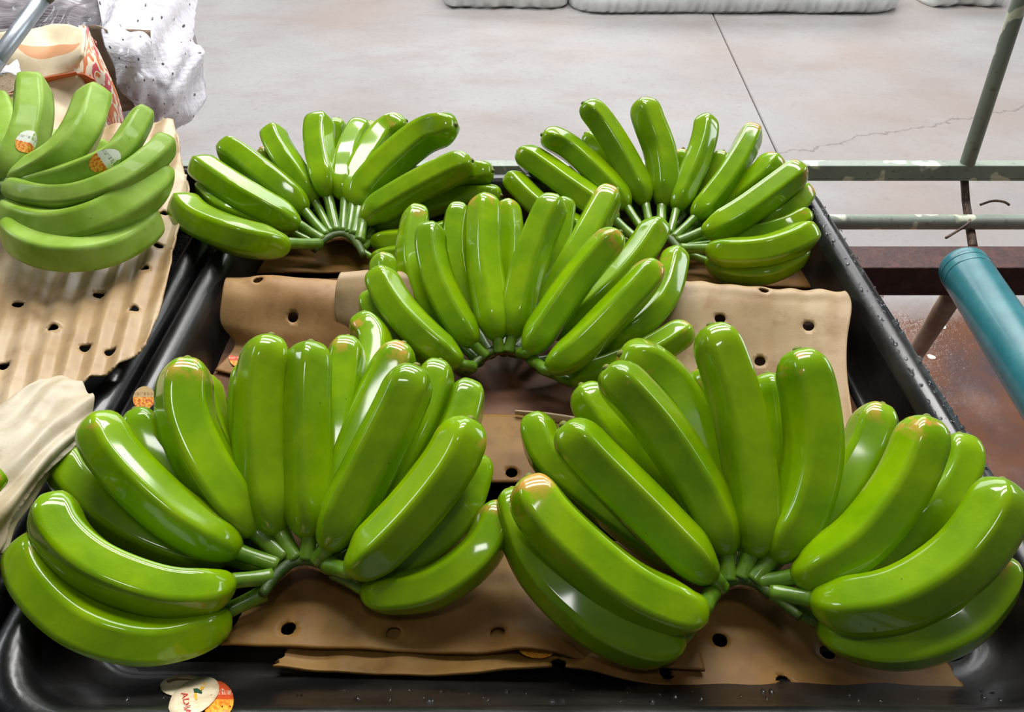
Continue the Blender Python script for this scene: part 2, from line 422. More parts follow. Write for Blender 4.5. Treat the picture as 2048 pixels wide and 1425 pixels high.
# soaked sheets flat on the tray floor
sheet('foam_liner', [[(500, 560, LZ), (900, 555, LZ), (1300, 560, LZ), (1640, 560, LZ)], [(440, 660, LZ), (850, 660, LZ), (1280, 660, LZ), (1640, 660, LZ)],
      [(360, 760, LZ), (800, 770, LZ), (1260, 780, LZ), (1700, 790, LZ)], [(350, 900, LZ), (740, 900, LZ), (1300, 900, LZ), (1760, 900, LZ)]],
      FOAM_D, 'dark soaked brown foam sheet flat on tray floor beneath the middle hand', nu=40, nv=30, seed=1)
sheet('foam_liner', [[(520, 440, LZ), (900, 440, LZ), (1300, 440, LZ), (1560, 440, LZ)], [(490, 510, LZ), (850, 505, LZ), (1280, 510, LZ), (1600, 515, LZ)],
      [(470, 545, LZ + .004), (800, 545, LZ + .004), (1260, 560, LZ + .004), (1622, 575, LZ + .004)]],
      FOAM_B, 'stained, shade-darkened brown foam sheet under the two rear banana hands', nu=40, nv=24, seed=2)
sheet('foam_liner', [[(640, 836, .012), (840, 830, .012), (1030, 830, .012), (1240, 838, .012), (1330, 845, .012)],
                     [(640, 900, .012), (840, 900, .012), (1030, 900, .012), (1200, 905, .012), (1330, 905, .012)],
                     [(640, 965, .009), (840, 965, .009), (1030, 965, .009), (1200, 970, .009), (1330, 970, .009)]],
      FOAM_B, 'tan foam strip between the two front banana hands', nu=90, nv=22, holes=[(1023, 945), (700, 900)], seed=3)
sheet('foam_liner', [[(1030, 822, .020), (1090, 826, .022), (1165, 838, .022), (1200, 846, .02)], [(1030, 829, .016), (1080, 836, .016), (1140, 846, .016), (1200, 856, .016)]],
      FOAM, 'narrow pale foam flap edge lying across the tan strip', nu=20, nv=4, seed=4)
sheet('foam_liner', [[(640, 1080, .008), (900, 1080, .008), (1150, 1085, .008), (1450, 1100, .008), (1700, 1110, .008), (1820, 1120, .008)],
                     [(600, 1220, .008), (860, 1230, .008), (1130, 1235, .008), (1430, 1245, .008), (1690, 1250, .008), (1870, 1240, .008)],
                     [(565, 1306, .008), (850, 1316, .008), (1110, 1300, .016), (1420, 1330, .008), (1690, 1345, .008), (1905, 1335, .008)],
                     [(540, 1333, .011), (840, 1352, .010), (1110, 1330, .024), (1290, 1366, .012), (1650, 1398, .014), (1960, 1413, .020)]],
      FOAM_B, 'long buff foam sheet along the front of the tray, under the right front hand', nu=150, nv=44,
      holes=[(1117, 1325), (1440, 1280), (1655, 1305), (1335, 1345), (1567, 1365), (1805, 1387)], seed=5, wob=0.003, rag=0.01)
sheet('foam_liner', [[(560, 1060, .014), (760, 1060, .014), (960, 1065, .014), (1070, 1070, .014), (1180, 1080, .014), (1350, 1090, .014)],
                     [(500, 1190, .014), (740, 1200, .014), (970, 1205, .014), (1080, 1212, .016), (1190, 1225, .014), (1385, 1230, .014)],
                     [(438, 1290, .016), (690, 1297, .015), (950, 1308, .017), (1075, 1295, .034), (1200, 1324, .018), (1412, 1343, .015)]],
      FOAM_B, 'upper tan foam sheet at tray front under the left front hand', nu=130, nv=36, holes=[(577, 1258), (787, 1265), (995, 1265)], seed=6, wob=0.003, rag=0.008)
# rolled sheets between the rear and middle hands
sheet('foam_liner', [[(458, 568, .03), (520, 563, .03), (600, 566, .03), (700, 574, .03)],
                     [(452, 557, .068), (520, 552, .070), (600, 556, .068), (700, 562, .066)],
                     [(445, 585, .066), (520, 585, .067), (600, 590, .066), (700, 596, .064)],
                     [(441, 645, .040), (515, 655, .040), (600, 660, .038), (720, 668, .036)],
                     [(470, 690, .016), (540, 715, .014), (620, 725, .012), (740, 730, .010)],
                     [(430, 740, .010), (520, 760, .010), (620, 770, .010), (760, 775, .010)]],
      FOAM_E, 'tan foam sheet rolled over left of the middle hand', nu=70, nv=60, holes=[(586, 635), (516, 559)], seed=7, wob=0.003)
sheet('foam_liner', [[(690, 556, .04), (740, 552, .04), (830, 556, .04)],
                     [(682, 545, .082), (740, 541, .084), (830, 545, .082)],
                     [(672, 572, .080), (740, 572, .080), (830, 576, .078)],
                     [(669, 625, .056), (735, 640, .052), (830, 650, .048)],
                     [(680, 665, .034), (760, 690, .028), (840, 700, .022)]],
      FOAM_G, 'pale rolled foam end tucked against the middle hand', nu=40, nv=50, seed=8, wob=0.002)
sheet('foam_liner', [[(1300, 570, .03), (1400, 574, .03), (1560, 588, .03), (1680, 598, .035)],
                     [(1290, 561, .068), (1400, 564, .070), (1560, 578, .072), (1690, 582, .078)],
                     [(1280, 590, .066), (1400, 592, .068), (1560, 604, .070), (1703, 610, .078)],
                     [(1270, 660, .044), (1400, 665, .046), (1560, 670, .050), (1694, 680, .062)],
                     [(1260, 730, .022), (1400, 740, .022), (1560, 745, .030), (1694, 745, .050)],
                     [(1250, 800, .010), (1400, 810, .010), (1570, 820, .014), (1704, 830, .040)],
                     [(1250, 860, .010), (1400, 870, .010), (1580, 880, .012), (1712, 890, .030)]],
      FOAM_G, 'buff perforated foam sheet curled against right tray wall', nu=110, nv=96, rib=(7, 0, 0.0016), holes=[(1440, 638), (1617, 653), (1520, 722), (1528, 578)], seed=9)
# the left tray's sheets
def left_row(y, zs):
    return [(-420 + 860 * c / 4 - 0.3 * (y - 560), y, z) for c, z in enumerate(zs)]
sheet('foam_liner', [left_row(y, zs) for y, zs in ((215, (.08, .10, .10, .10, .115)), (380, (.08, .10, .10, .102, .11)), (520, (.08, .10, .10, .10, .10)), (640, (.08, .10, .10, .10, .092)), (740, (.08, .10, .10, .098, .088)), (850, (.08, .10, .10, .096, .085)))],
      FOAM, 'large ribbed perforated foam sheet under the left tray banana hand', nu=220, nv=140, rib=(17.5, 0, 0.0042), seed=10, wob=0.002,
      holes=[(198, 590), (36, 609), (104, 654), (267, 616), (172, 698), (222, 704), (288, 533), (8, 733), (317, 490), (328, 425)],
      cut=[(-420, 300, .1), (347, 240, .1), (366, 330, .1), (379, 390, .1), (366, 435, .1), (352, 474, .1), (344, 525, .1), (333, 571, .1), (316, 630, .1), (290, 682, .1), (262, 705, .1), (232, 728, .1), (180, 752, .1), (152, 770, .1), (60, 803, .1), (-420, 880, .1)])
sheet('foam_liner', [[(-90, 865, .125), (20, 800, .125), (108, 747, .122), (156, 757, .115)],
                     [(-90, 960, .13), (30, 890, .13), (120, 832, .125), (190, 803, .115)],
                     [(-90, 1080, .125), (20, 992, .125), (90, 932, .12), (166, 868, .11)],
                     [(-90, 1220, .10), (-12, 1128, .10), (36, 1046, .10), (88, 965, .098)]],
      FOAM_W, 'creamy white foam sheet at left edge overlapping the ribbed one', nu=60, nv=60, rib=(0.8, 4.4, 0.0055), seed=11, wob=0.004, rag=0.015)

# ------------------------------------------------------------------ bananas
SEG, RINGS = 30, 40
def prof(s, L, R):                              # radius along the body
    d = s * L
    r = 0.97 + 0.06 * math.sin(math.pi * s)
    e0 = d / (1.7 * R)
    if e0 < 1: r *= 0.34 + 0.66 * max(1 - (1 - e0) ** 2.2, 0) ** 0.8
    e = (L - d) / (1.2 * R)
    if e < 1: r *= 0.20 + 0.80 * max(1 - (1 - e) ** 2.5, 0) ** 0.52
    return r * R
def section(th, amt):
    a = ((th + math.pi / 5) % (2 * math.pi / 5)) - math.pi / 5
    pent = math.cos(math.pi / 5) / math.cos(abs(a) if False else a)
    # corner directions sit halfway between the flats
    return (1 - amt) + amt * pent * 1.12
def banana(hand, spec, tr, row, wpx, zn, zt, gpow, mats, idx, Lt):
    px = [tr(*p) for p in spec]
    body = px[1:]
    cum = [0.0]
    for a, b in zip(body, body[1:]): cum.append(cum[-1] + math.hypot(b[0] - a[0], b[1] - a[1]))
    R0 = None
    def build(ztip):
        P = []
        for (x, y), c in zip(body, cum):
            s = c / cum[-1]; P.append(at(x, y, zn + (ztip - zn) * s ** gpow))
        return P
    best = None
    for k in range(-8, 9) if row < 2 else (0,):
        z = zt + k * 0.007
        if z < 0.03: continue
        P = build(z); _, L = resample(P, 8, 4)
        c = ((L - Lt) / (0.022 if row else 0.08)) ** 2 + ((z - zt) / 0.016) ** 2
        if best is None or c < best[0]: best = (c, z, L)
    flag2 = row == 2
    if flag2: row = 0
    P = build(best[1])
    mid = P[len(P) // 2]; R = 0.955 * wpx * tr.s * depth(mid) / F / 2
    P = [Vector(p) for p in P]
    need = []
    for i, p in enumerate(P):                   # stay above the tray floor and clear of its walls
        z = max(p.z, R * (0.5 if i == 0 else 0.98) + 0.010 + hand['base'])
        if hand['base'] < 0.05 and not flag2:
            k = 0.9 if row else 0.35
            for _ in range(40):
                q = at(*body[i], z); m = R * k + 0.002
                if z - R * k > RZ + 0.002 or (XL + 0.03 + m < q.x < XR - 0.03 - m and q.y < YB - 0.03 - m): break
                z += 0.003
        need.append(z - p.z)
    ss = [c / cum[-1] for c in cum]
    for i, p in enumerate(P):
        dz = max(need[j] * max(0, 1 - 1.1 * abs(ss[i] - ss[j])) for j in range(len(P)))
        P[i] = at(*body[i], p.z + dz)
    C, L = resample(P, RINGS)
    n0 = CAM - C[0]
    fr = frames(C, n0)
    roll = random.uniform(-0.28, 0.28) + (math.pi / 5 if random.random() < 0.3 else 0)
    amp = random.uniform(0.85, 1.08)
    # ring positions: denser at the blossom end
    ts = [i / RINGS for i in range(RINGS)] + [1 - 0.6 / RINGS, 1 - 0.3 / RINGS, 1 - 0.1 / RINGS, 1.0]
    ts = sorted(set(ts))
    def frame_at(t):
        f = t * RINGS; i = min(int(f), RINGS - 1); f -= i
        c = C[i].lerp(C[i + 1], f); n = fr[i][1].lerp(fr[i + 1][1], f).normalized(); tt = fr[i][0].lerp(fr[i + 1][0], f).normalized()
        n = (n - tt * n.dot(tt)).normalized(); return c, tt, n, tt.cross(n)
    def surf(t, th, off=0.0):
        c, tt, n, b = frame_at(t)
        r = prof(t, L, R)
        am = amp * min(1, t / 0.18) * (1 - 0.55 * max(0, (t - 0.86) / 0.14))
        r = r * section(th + roll, am) + off
        return c + (n * math.cos(th) + b * math.sin(th)) * r
    V, UVs, Fc = [], [], []
    for t in ts:
        for k in range(SEG):
            V.append(surf(t, 2 * math.pi * k / SEG - roll)); UVs.append((k / SEG, t))
    for i in range(len(ts) - 1):
        for k in range(SEG):
            k2 = (k + 1) % SEG; Fc.append((i * SEG + k, i * SEG + k2, (i + 1) * SEG + k2, (i + 1) * SEG + k))
    Fc.append(tuple(range(SEG - 1, -1, -1))); b0 = (len(ts) - 1) * SEG; Fc.append(tuple(range(b0, b0 + SEG)))
    o = mesh_obj('banana', V, Fc, mats[0], hand['root'], True, UVs)
    # stem from crown to neck
    zb = hand['zc'] + (0.0 if row else -0.012)
    base = at(*px[0], zb)
    rs = R * 0.36
    d0 = fr[0][0]
    SP, _ = resample([base, base.lerp(C[0], 0.5), C[0], C[2]], 12)
    V, Fc = tube(SP, [rs * (1.05 - 0.15 * math.sin(math.pi * i / 12)) for i in range(13)], 12)
    mesh_obj('stem', V, Fc, mats[1], o)
    # blossom scar
    c, tt, n, b = frame_at(1.0); rt = prof(1.0, L, R)
    TP = [c - tt * 0.002, c + tt * 0.0012, c + tt * 0.0028]
    V, Fc = tube(TP, [rt * 0.98, rt * 0.85, rt * 0.4], 10, n)
    mesh_obj('blossom_tip', V, Fc, mats[2], o)
    hand['log'].append((idx, round(L, 3), round(best[1], 3), round(R, 4)))
    return o, surf, C, R
class TR:
    def __init__(s, ox, oy, sc): s.ox, s.oy, s.s = ox, oy, sc
    def __call__(s, x, y): return (s.ox + x * s.s, s.oy + y * s.s)
def make_hand(name_label, tr, crown, bananas, zc=0.045, base=0.0, mats=(GREEN, STEM, TIP), crad=26, Lt=0.2, cut=True):
    cp = [at(*tr(*p), zc) for p in crown]
    mid = cp[len(cp) // 2]
    root = empty('banana_hand', (mid.x, mid.y, base + 0.006))
    tag(root, name_label, 'bananas', 'hands of green bananas')
    h = {'root': root, 'zc': zc, 'base': base, 'log': []}
    CP, _ = resample(cp, 20)
    rr = crad * tr.s * depth(mid) / F
    V, Fc = tube(CP, [rr * (0.55 + 0.45 * math.sin(math.pi * (0.12 + 0.76 * i / 20))) for i in range(21)], 12)
    V = [v if v.z > base + 0.008 else Vector((v.x, v.y, base + 0.008)) for v in V]
    cr = mesh_obj('crown', V, Fc, CROWN, root)
    if cut:
        V, Fc = tube([p + Vector((0, -rr * 0.75, -rr * 0.35)) for p in CP[2:19]], [rr * (0.25 + 0.3 * math.sin(math.pi * i / 16)) for i in range(17)], 8)
        V = [v if v.z > base + 0.008 else Vector((v.x, v.y, base + 0.008)) for v in V]
        mesh_obj('cut_face', V, Fc, CUT, cr)
    res = []
    for i, (row, w, zt, pts) in enumerate(bananas):
        zn = zc + 0.012 if row == 1 else zc - 0.014
        res.append(banana(h, pts, tr, row, w, zn, zt, 1.05, mats, i, Lt if row == 1 else Lt * 0.95))
    print('HAND', name_label[:30], h['log'])
    return root, res
# front left hand
T5 = TR(0, 620, 0.5192)
make_hand('large hand of glossy green bananas at front left of the black tray', T5, [(1010, 1100), (1050, 1040), (1110, 985), (1170, 965), (1230, 975), (1290, 1010)], [
    (0, 212, .085, [(1020, 1090), (870, 1165), (780, 1230), (560, 1275), (330, 1210), (160, 1050), (112, 880)]),
    (1, 205, .125, [(1045, 1030), (900, 1045), (780, 1085), (600, 1075), (370, 985), (230, 850), (205, 712)]),
    (0, 175, .10, [(1060, 1010), (880, 960), (700, 920), (480, 820), (290, 660), (245, 535)]),
    (1, 195, .15, [(1070, 985), (925, 935), (840, 890), (650, 770), (450, 570), (365, 405)]),
    (0, 165, .12, [(1090, 980), (950, 880), (830, 800), (680, 650), (575, 520), (520, 385)]),
    (1, 215, .165, [(1100, 960), (990, 860), (930, 790), (800, 600), (715, 390), (722, 188)]),
    (0, 150, .115, [(1110, 970), (1010, 820), (900, 650), (810, 440), (775, 250)]),
    (1, 200, .17, [(1140, 965), (1080, 860), (1050, 790), (1012, 560), (1010, 300), (1045, 98)]),
    (0, 150, .125, [(1140, 970), (1090, 840), (1000, 640), (955, 420), (965, 200)]),
    (1, 192, .17, [(1182, 960), (1190, 880), (1184, 760), (1184, 560), (1185, 300), (1197, 124)]),
    (0, 160, .125, [(1195, 970), (1220, 850), (1260, 600), (1300, 380), (1340, 105)]),
    (0, 150, .10, [(1200, 975), (1260, 850), (1360, 560), (1420, 280), (1440, 120), (1375, 30)]),
    (0, 180, .125, [(1210, 970), (1270, 850), (1340, 600), (1440, 360), (1555, 130)]),
    (1, 205, .165, [(1225, 965), (1255, 925), (1310, 820), (1420, 610), (1530, 390), (1605, 215)]),
    (0, 165, .12, [(1240, 975), (1300, 900), (1480, 680), (1620, 430), (1695, 197)]),
    (0, 175, .10, [(1250, 980), (1340, 920), (1550, 740), (1730, 520), (1815, 278)]),
    (1, 210, .145, [(1265, 985), (1340, 1005), (1430, 945), (1600, 775), (1740, 590), (1812, 420)]),
    (0, 170, .085, [(1275, 1000), (1400, 1010), (1600, 930), (1770, 780), (1850, 560)]),
    (0, 170, .08, [(1285, 1010), (1400, 1075), (1500, 1095), (1680, 1060), (1850, 930), (1935, 745)]),
])
# front right hand
T6 = TR(980, 620, 0.5215)
make_hand('large hand of bright green bananas at front right of the black tray', T6, [(820, 1105), (870, 1065), (940, 1035), (1010, 1045), (1070, 1085), (1130, 1130), (1190, 1180)], [
    (0, 200, .09, [(840, 1110), (740, 1250), (600, 1275), (400, 1185), (210, 1000), (120, 820), (85, 690)]),
    (1, 225, .135, [(850, 1085), (820, 1140), (730, 1150), (540, 1070), (340, 910), (200, 760), (150, 640)]),
    (0, 160, .10, [(870, 1070), (750, 980), (560, 840), (330, 660), (215, 550), (165, 402)]),
    (1, 205, .155, [(885, 1065), (862, 1030), (780, 960), (570, 750), (380, 560), (280, 440)]),
    (0, 165, .115, [(900, 1060), (820, 900), (650, 700), (470, 480), (350, 290)]),
    (1, 195, .17, [(912, 1040), (908, 945), (885, 860), (800, 680), (640, 440), (445, 222)]),
    (0, 200, .13, [(925, 1045), (905, 850), (850, 600), (760, 380), (640, 240), (500, 168)]),
    (1, 205, .185, [(960, 1030), (995, 945), (1020, 860), (1010, 650), (965, 400), (905, 200), (845, 58)]),
    (0, 140, .12, [(960, 1040), (990, 850), (930, 600), (870, 400), (805, 225)]),
    (0, 160, .12, [(990, 1045), (1050, 850), (1090, 620), (1090, 430), (1065, 245)]),
    (1, 215, .18, [(1005, 1040), (1075, 955), (1125, 890), (1205, 740), (1245, 540), (1225, 320), (1178, 152)]),
    (0, 190, .12, [(1020, 1050), (1130, 930), (1300, 760), (1430, 560), (1505, 365)]),
    (1, 210, .165, [(1035, 1050), (1160, 1025), (1250, 1000), (1420, 890), (1560, 720), (1640, 560), (1675, 412)]),
    (0, 175, .12, [(1060, 1070), (1200, 1020), (1450, 970), (1680, 800), (1800, 620), (1800, 480)]),
    (1, 235, .155, [(1080, 1085), (1235, 1110), (1360, 1135), (1580, 1100), (1790, 970), (1920, 800), (1965, 655)]),
    (0, 190, .10, [(1130, 1130), (1262, 1200), (1370, 1255), (1560, 1285), (1780, 1220), (1920, 1080), (1975, 950)]),
])
# middle hand
T4 = TR(660, 360, 0.3809)
make_hand('hand of wet green bananas alone in the middle of the black tray', T4, [(720, 1010), (790, 940), (880, 890), (960, 890), (1040, 930), (1110, 985)], [
    (0, 150, .105, [(740, 1000), (600, 900), (420, 760), (300, 600), (278, 390)]),
    (0, 170, .09, [(730, 1000), (590, 960), (400, 900), (270, 760), (200, 590)]),
    (1, 195, .135, [(750, 985), (690, 970), (560, 890), (400, 740), (300, 600), (250, 470)]),
    (0, 160, .12, [(790, 960), (640, 820), (500, 660), (430, 420), (462, 140)]),
    (1, 172, .15, [(820, 930), (760, 870), (660, 730), (570, 550), (525, 370), (530, 232)]),
    (0, 150, .125, [(850, 920), (770, 780), (680, 560), (650, 330), (680, 125)]),
    (1, 188, .16, [(890, 905), (880, 840), (850, 680), (812, 450), (808, 230), (818, 83)]),
    (0, 140, .125, [(910, 910), (920, 780), (930, 540), (945, 320), (930, 108)]),
    (1, 190, .16, [(935, 905), (955, 830), (985, 660), (1045, 430), (1125, 220), (1190, 86)]),
    (0, 150, .125, [(950, 910), (1010, 780), (1110, 560), (1190, 330), (1235, 100)]),
    (0, 180, .13, [(970, 910), (1060, 780), (1210, 530), (1350, 290), (1480, 45)]),
    (1, 182, .16, [(1000, 910), (1035, 910), (1130, 770), (1290, 540), (1430, 370), (1525, 275)]),
    (0, 175, .12, [(1020, 920), (1150, 820), (1400, 640), (1600, 430), (1740, 215)]),
    (1, 190, .14, [(1060, 945), (1140, 1000), (1300, 890), (1500, 690), (1640, 540), (1715, 435)]),
    (0, 160, .105, [(1070, 960), (1250, 920), (1520, 830), (1740, 640), (1825, 365)]),
    (0, 170, .075, [(1100, 990), (1260, 1060), (1480, 1000), (1700, 900), (1895, 775)]),
])
# rear left hand
T2 = TR(320, 200, 0.3418)
make_hand('hand of green bananas at rear left, beside the left tray', T2, [(900, 880), (960, 820), (1040, 790), (1110, 800), (1160, 850), (1190, 910)], [
    (1, 212, .095, [(930, 845), (750, 840), (650, 845), (430, 800), (220, 710), (115, 595)]),
    (0, 140, .07, [(930, 850), (760, 770), (540, 690), (370, 620), (245, 500)]),
    (1, 182, .12, [(950, 820), (820, 735), (740, 700), (520, 580), (340, 465), (205, 365)]),
    (1, 180, .14, [(975, 800), (850, 655), (780, 585), (640, 465), (490, 345), (355, 262)]),
    (1, 160, .155, [(1005, 785), (910, 600), (850, 520), (755, 385), (680, 260), (655, 165)]),
    (2, 130, .095, [(1000, 790), (860, 600), (740, 480), (660, 380), (590, 285)]),
    (1, 182, .165, [(1035, 780), (985, 570), (965, 480), (935, 330), (925, 200), (940, 92)]),
    (2, 125, .115, [(1040, 785), (1000, 560), (1000, 380), (1020, 240), (1045, 110)]),
    (1, 155, .13, [(1070, 780), (1080, 580), (1065, 480), (1085, 350), (1140, 215), (1195, 135)]),
    (2, 120, .11, [(1075, 790), (1085, 600), (1110, 420), (1190, 260), (1265, 135)]),
    (1, 170, .135, [(1105, 790), (1130, 610), (1130, 510), (1200, 350), (1310, 200), (1440, 122)]),
    (1, 205, .155, [(1135, 800), (1165, 640), (1190, 540), (1330, 380), (1540, 210), (1730, 145)]),
    (1, 185, .125, [(1165, 830), (1190, 715), (1260, 650), (1460, 530), (1670, 420), (1825, 355)]),
    (0, 165, .10, [(1170, 840), (1260, 720), (1500, 580), (1750, 460), (1945, 415)]),
    (0, 150, .075, [(1175, 850), (1250, 760), (1450, 660), (1700, 575), (1995, 560)]),
    (0, 150, .06, [(1180, 870), (1235, 830), (1330, 830), (1480, 820), (1650, 780), (1780, 730)]),
    (0, 130, .05, [(1185, 890), (1240, 920), (1330, 920), (1480, 900), (1650, 860), (1780, 790)]),
])
# rear right hand
T3 = TR(980, 180, 0.3418)
make_hand('hand of green bananas standing at rear right corner of tray', T3, [(820, 900), (890, 860), (970, 840), (1050, 870), (1090, 910), (1130, 950)], [
    (0, 150, .075, [(850, 900), (680, 860), (460, 790), (280, 680), (105, 500)]),
    (1, 170, .11, [(860, 880), (740, 770), (640, 690), (460, 565), (310, 455), (165, 360)]),
    (1, 155, .14, [(905, 840), (805, 690), (735, 600), (590, 455), (450, 335), (305, 262)]),
    (2, 130, .105, [(920, 840), (840, 680), (740, 500), (640, 360), (560, 255)]),
    (1, 160, .175, [(940, 820), (910, 670), (870, 570), (760, 370), (645, 190), (545, 78)]),
    (1, 182, .18, [(1000, 810), (1005, 680), (1020, 580), (995, 370), (930, 190), (888, 55)]),
    (2, 120, .105, [(1000, 830), (1040, 680), (1095, 520), (1130, 345)]),
    (1, 152, .165, [(1050, 850), (1090, 705), (1130, 600), (1210, 420), (1255, 270), (1262, 152)]),
    (2, 120, .105, [(1050, 850), (1140, 720), (1280, 540), (1365, 360)]),
    (1, 155, .155, [(1070, 870), (1195, 750), (1265, 665), (1390, 505), (1490, 340), (1545, 212)]),
    (0, 175, .12, [(1080, 880), (1230, 770), (1430, 640), (1600, 500), (1680, 382)]),
    (1, 182, .14, [(1095, 890), (1240, 830), (1320, 805), (1480, 715), (1680, 570), (1835, 450)]),
    (0, 160, .09, [(1100, 910), (1280, 860), (1500, 800), (1720, 720), (1860, 570)]),
    (0, 140, .075, [(1105, 920), (1290, 900), (1500, 860), (1730, 800), (1875, 720)]),
    (1, 192, .09, [(1120, 930), (1270, 930), (1400, 955), (1600, 945), (1770, 890), (1900, 815)]),
    (0, 150, .06, [(1130, 950), (1270, 1000), (1400, 1050), (1580, 1065), (1740, 1010), (1840, 930)]),
])
# hand in the left tray, with stickers
T1 = TR(0, 0, 0.3929)
lh, lb = make_hand('duller green banana hand with two round stickers in the left tray', T1, [(-110, 1040), (-70, 980), (-40, 930), (-60, 880), (-110, 850)], [
    (0, 150, .19, [(-60, 900), (-60, 850), (20, 760), (30, 640), (-15, 495)]),
    (1, 185, .25, [(-55, 905), (-10, 905), (60, 850), (130, 720), (165, 560), (160, 398)]),
    (1, 185, .24, [(-50, 915), (60, 925), (180, 885), (330, 790), (430, 650), (495, 458)]),
    (1, 135, .22, [(-45, 925), (100, 945), (240, 925), (430, 870), (610, 770), (745, 562)]),
    (1, 150, .195, [(-40, 935), (40, 950), (180, 1000), (400, 1005), (620, 920), (780, 800), (855, 712)]),
    (0, 225, .175, [(-40, 960), (50, 1060), (140, 1130), (310, 1165), (520, 1110), (720, 980), (825, 855)]),
    (0, 195, .13, [(-50, 990), (60, 1130), (140, 1230), (300, 1290), (510, 1280), (690, 1190), (775, 1100)]),
    (0, 110, .16, [(-60, 920), (60, 880), (200, 820), (290, 690)]),
    (0, 110, .16, [(-60, 920), (100, 890), (380, 830), (545, 735)]),
], zc=0.165, base=0.10, mats=(MATTE, STEM_M, TIP), Lt=0.2, crad=40, cut=False)
make_hand('green banana tip poking in at left edge, beside creamy foam', TR(-17, 0, 1), [(-190, 1010), (-170, 990), (-150, 980)], [
    (1, 70, .19, [(-170, 1000), (-140, 1020), (-110, 1020), (-60, 1000), (-20, 975), (8, 945)]),
    (1, 70, .18, [(-175, 1000), (-150, 1060), (-130, 1070), (-90, 1060), (-50, 1040), (-30, 1010)]),
    (1, 70, .20, [(-175, 1000), (-150, 960), (-130, 950), (-100, 920), (-75, 880), (-65, 840)]),
], zc=0.15, base=0.125, mats=(GREEN, STEM, TIP), Lt=0.12, crad=14, cut=False)

# ------------------------------------------------------------------ stickers
def sticker_mat(name, white, band, print_c, uvband=0.5):
    t = NT(name); uv = t.n('ShaderNodeUVMap'); sp = t.n('ShaderNodeSeparateXYZ'); t.l(uv.outputs[0], sp.inputs[0])
    n = t.noise(uv.outputs[0], 9, 3)
    y = t.math('ADD', sp.outputs[1], t.math('MULTIPLY_ADD', n, 0.12))
    y.node.inputs[1].links[0].from_node.inputs[2].default_value = -0.06
    c = t.mix(t.ramp(y, [(uvband - 0.01, (1, 1, 1)), (uvband, (0, 0, 0))]), white, t.mix(t.ramp(n, [(0.42, (0, 0, 0)), (0.55, (1, 1, 1))]), band, srgb(240, 178, 60)))
    ln = t.math('MULTIPLY', t.math('COMPARE', sp.outputs[1], 0.68), t.math('GREATER_THAN', t.noise(t.coord('UV', (26, 4, 1)), 1.0, 2), 0.5))
    ln.node.inputs[0].links[0].from_node.inputs[2].default_value = 0.06
    c = t.mix(t.math('MULTIPLY', ln, 0.7), c, print_c)
    t.col(c); t.set(Roughness=0.35); return t.m
STK = sticker_mat('fruit_sticker', srgb(226, 232, 216), srgb(222, 104, 30), srgb(90, 110, 80), 0.45)
STK_T = sticker_mat('tan_orange_sticker', srgb(196, 164, 112), srgb(212, 84, 28), srgb(120, 70, 40), 0.55)
STK_R = sticker_mat('red_orange_sticker', srgb(214, 84, 44), srgb(226, 130, 40), srgb(240, 220, 190), 0.5)
STK_C = simple('cream_sticker', srgb(232, 216, 186), 0.5, nscale=60, c2=srgb(214, 192, 156))
def banana_sticker(ent, hx, hy, rpx):
    o, surf, C, R = ent
    best = None
    for i in range(5, 60):
        for k in range(72):
            t = i / 64; th = 2 * math.pi * k / 72; p = surf(t, th)
            nn = (p - C[int(t * RINGS)]).normalized()
            if nn.dot((CAM - p).normalized()) < 0.2: continue
            x, y = pix(p); d = (x - hx) ** 2 + (y - hy) ** 2
            if best is None or d < best[0]: best = (d, t, th)
    _, t0, th0 = best
    p = surf(t0, th0); rm = rpx * depth(p) / F
    Lb = (surf(0.75, 0) - surf(0.25, 0)).length * 2; 
    V = [surf(t0, th0, 0.0007)]; U = [(0.5, 0.5)]; Fc = []; ns, nr = 20, 3
    upv = Vector((0, 0, 1))
    for j in range(1, nr + 1):
        for k in range(ns):
            a = 2 * math.pi * k / ns; q = j / nr
            V.append(surf(t0 + rm * 1.35 * q * math.cos(a) / Lb, th0 + rm * q * math.sin(a) / R, 0.0007)); U.append((0.5 + 0.5 * q * math.sin(a), 0.5 + 0.5 * q * math.cos(a)))
    for k in range(ns): Fc.append((0, 1 + k, 1 + (k + 1) % ns))
    for j in range(nr - 1):
        for k in range(ns):
            a = 1 + j * ns + k; b = 1 + j * ns + (k + 1) % ns; Fc.append((a, a + ns, b + ns, b))
    s = mesh_obj('sticker', V, Fc, STK, o, True, U); s['label'] = 'oval white and orange fruit sticker'
banana_sticker(lb[1], 54, 281, 19)
banana_sticker(lb[3], 207, 323, 19)
WN = Vector((0, 0.041, 0.033)).normalized()          # slope of the tray's front wall
WP = Vector((0, YF - 0.02, 0.016))
def lay(pxs, off, name, mat, label, cat='sticker', plane=None, group=None, uvc=True):
    P, n = plane or (WP, WN)
    pts = [on_plane(x, y, P + n * off, n) for x, y in pxs]
    k = len(pts); c = sum(pts, Vector()) / k
    x0 = min(p[0] for p in pxs); x1 = max(p[0] for p in pxs); y0 = min(p[1] for p in pxs); y1 = max(p[1] for p in pxs)
    U = [((x - x0) / (x1 - x0), 1 - (y - y0) / (y1 - y0)) for x, y in pxs]
    V = [p + n * 0.0004 for p in pts] + [p - n * 0.0002 for p in pts] 
    Fc = [tuple(range(k - 1, -1, -1)), tuple(range(k, 2 * k))] + [(i, (i + 1) % k, k + (i + 1) % k, k + i) for i in range(k)]
    o = mesh_obj(name, V, Fc, mat, None, False, U + U); recentre(o)
    tag(o, label, cat, group); return o
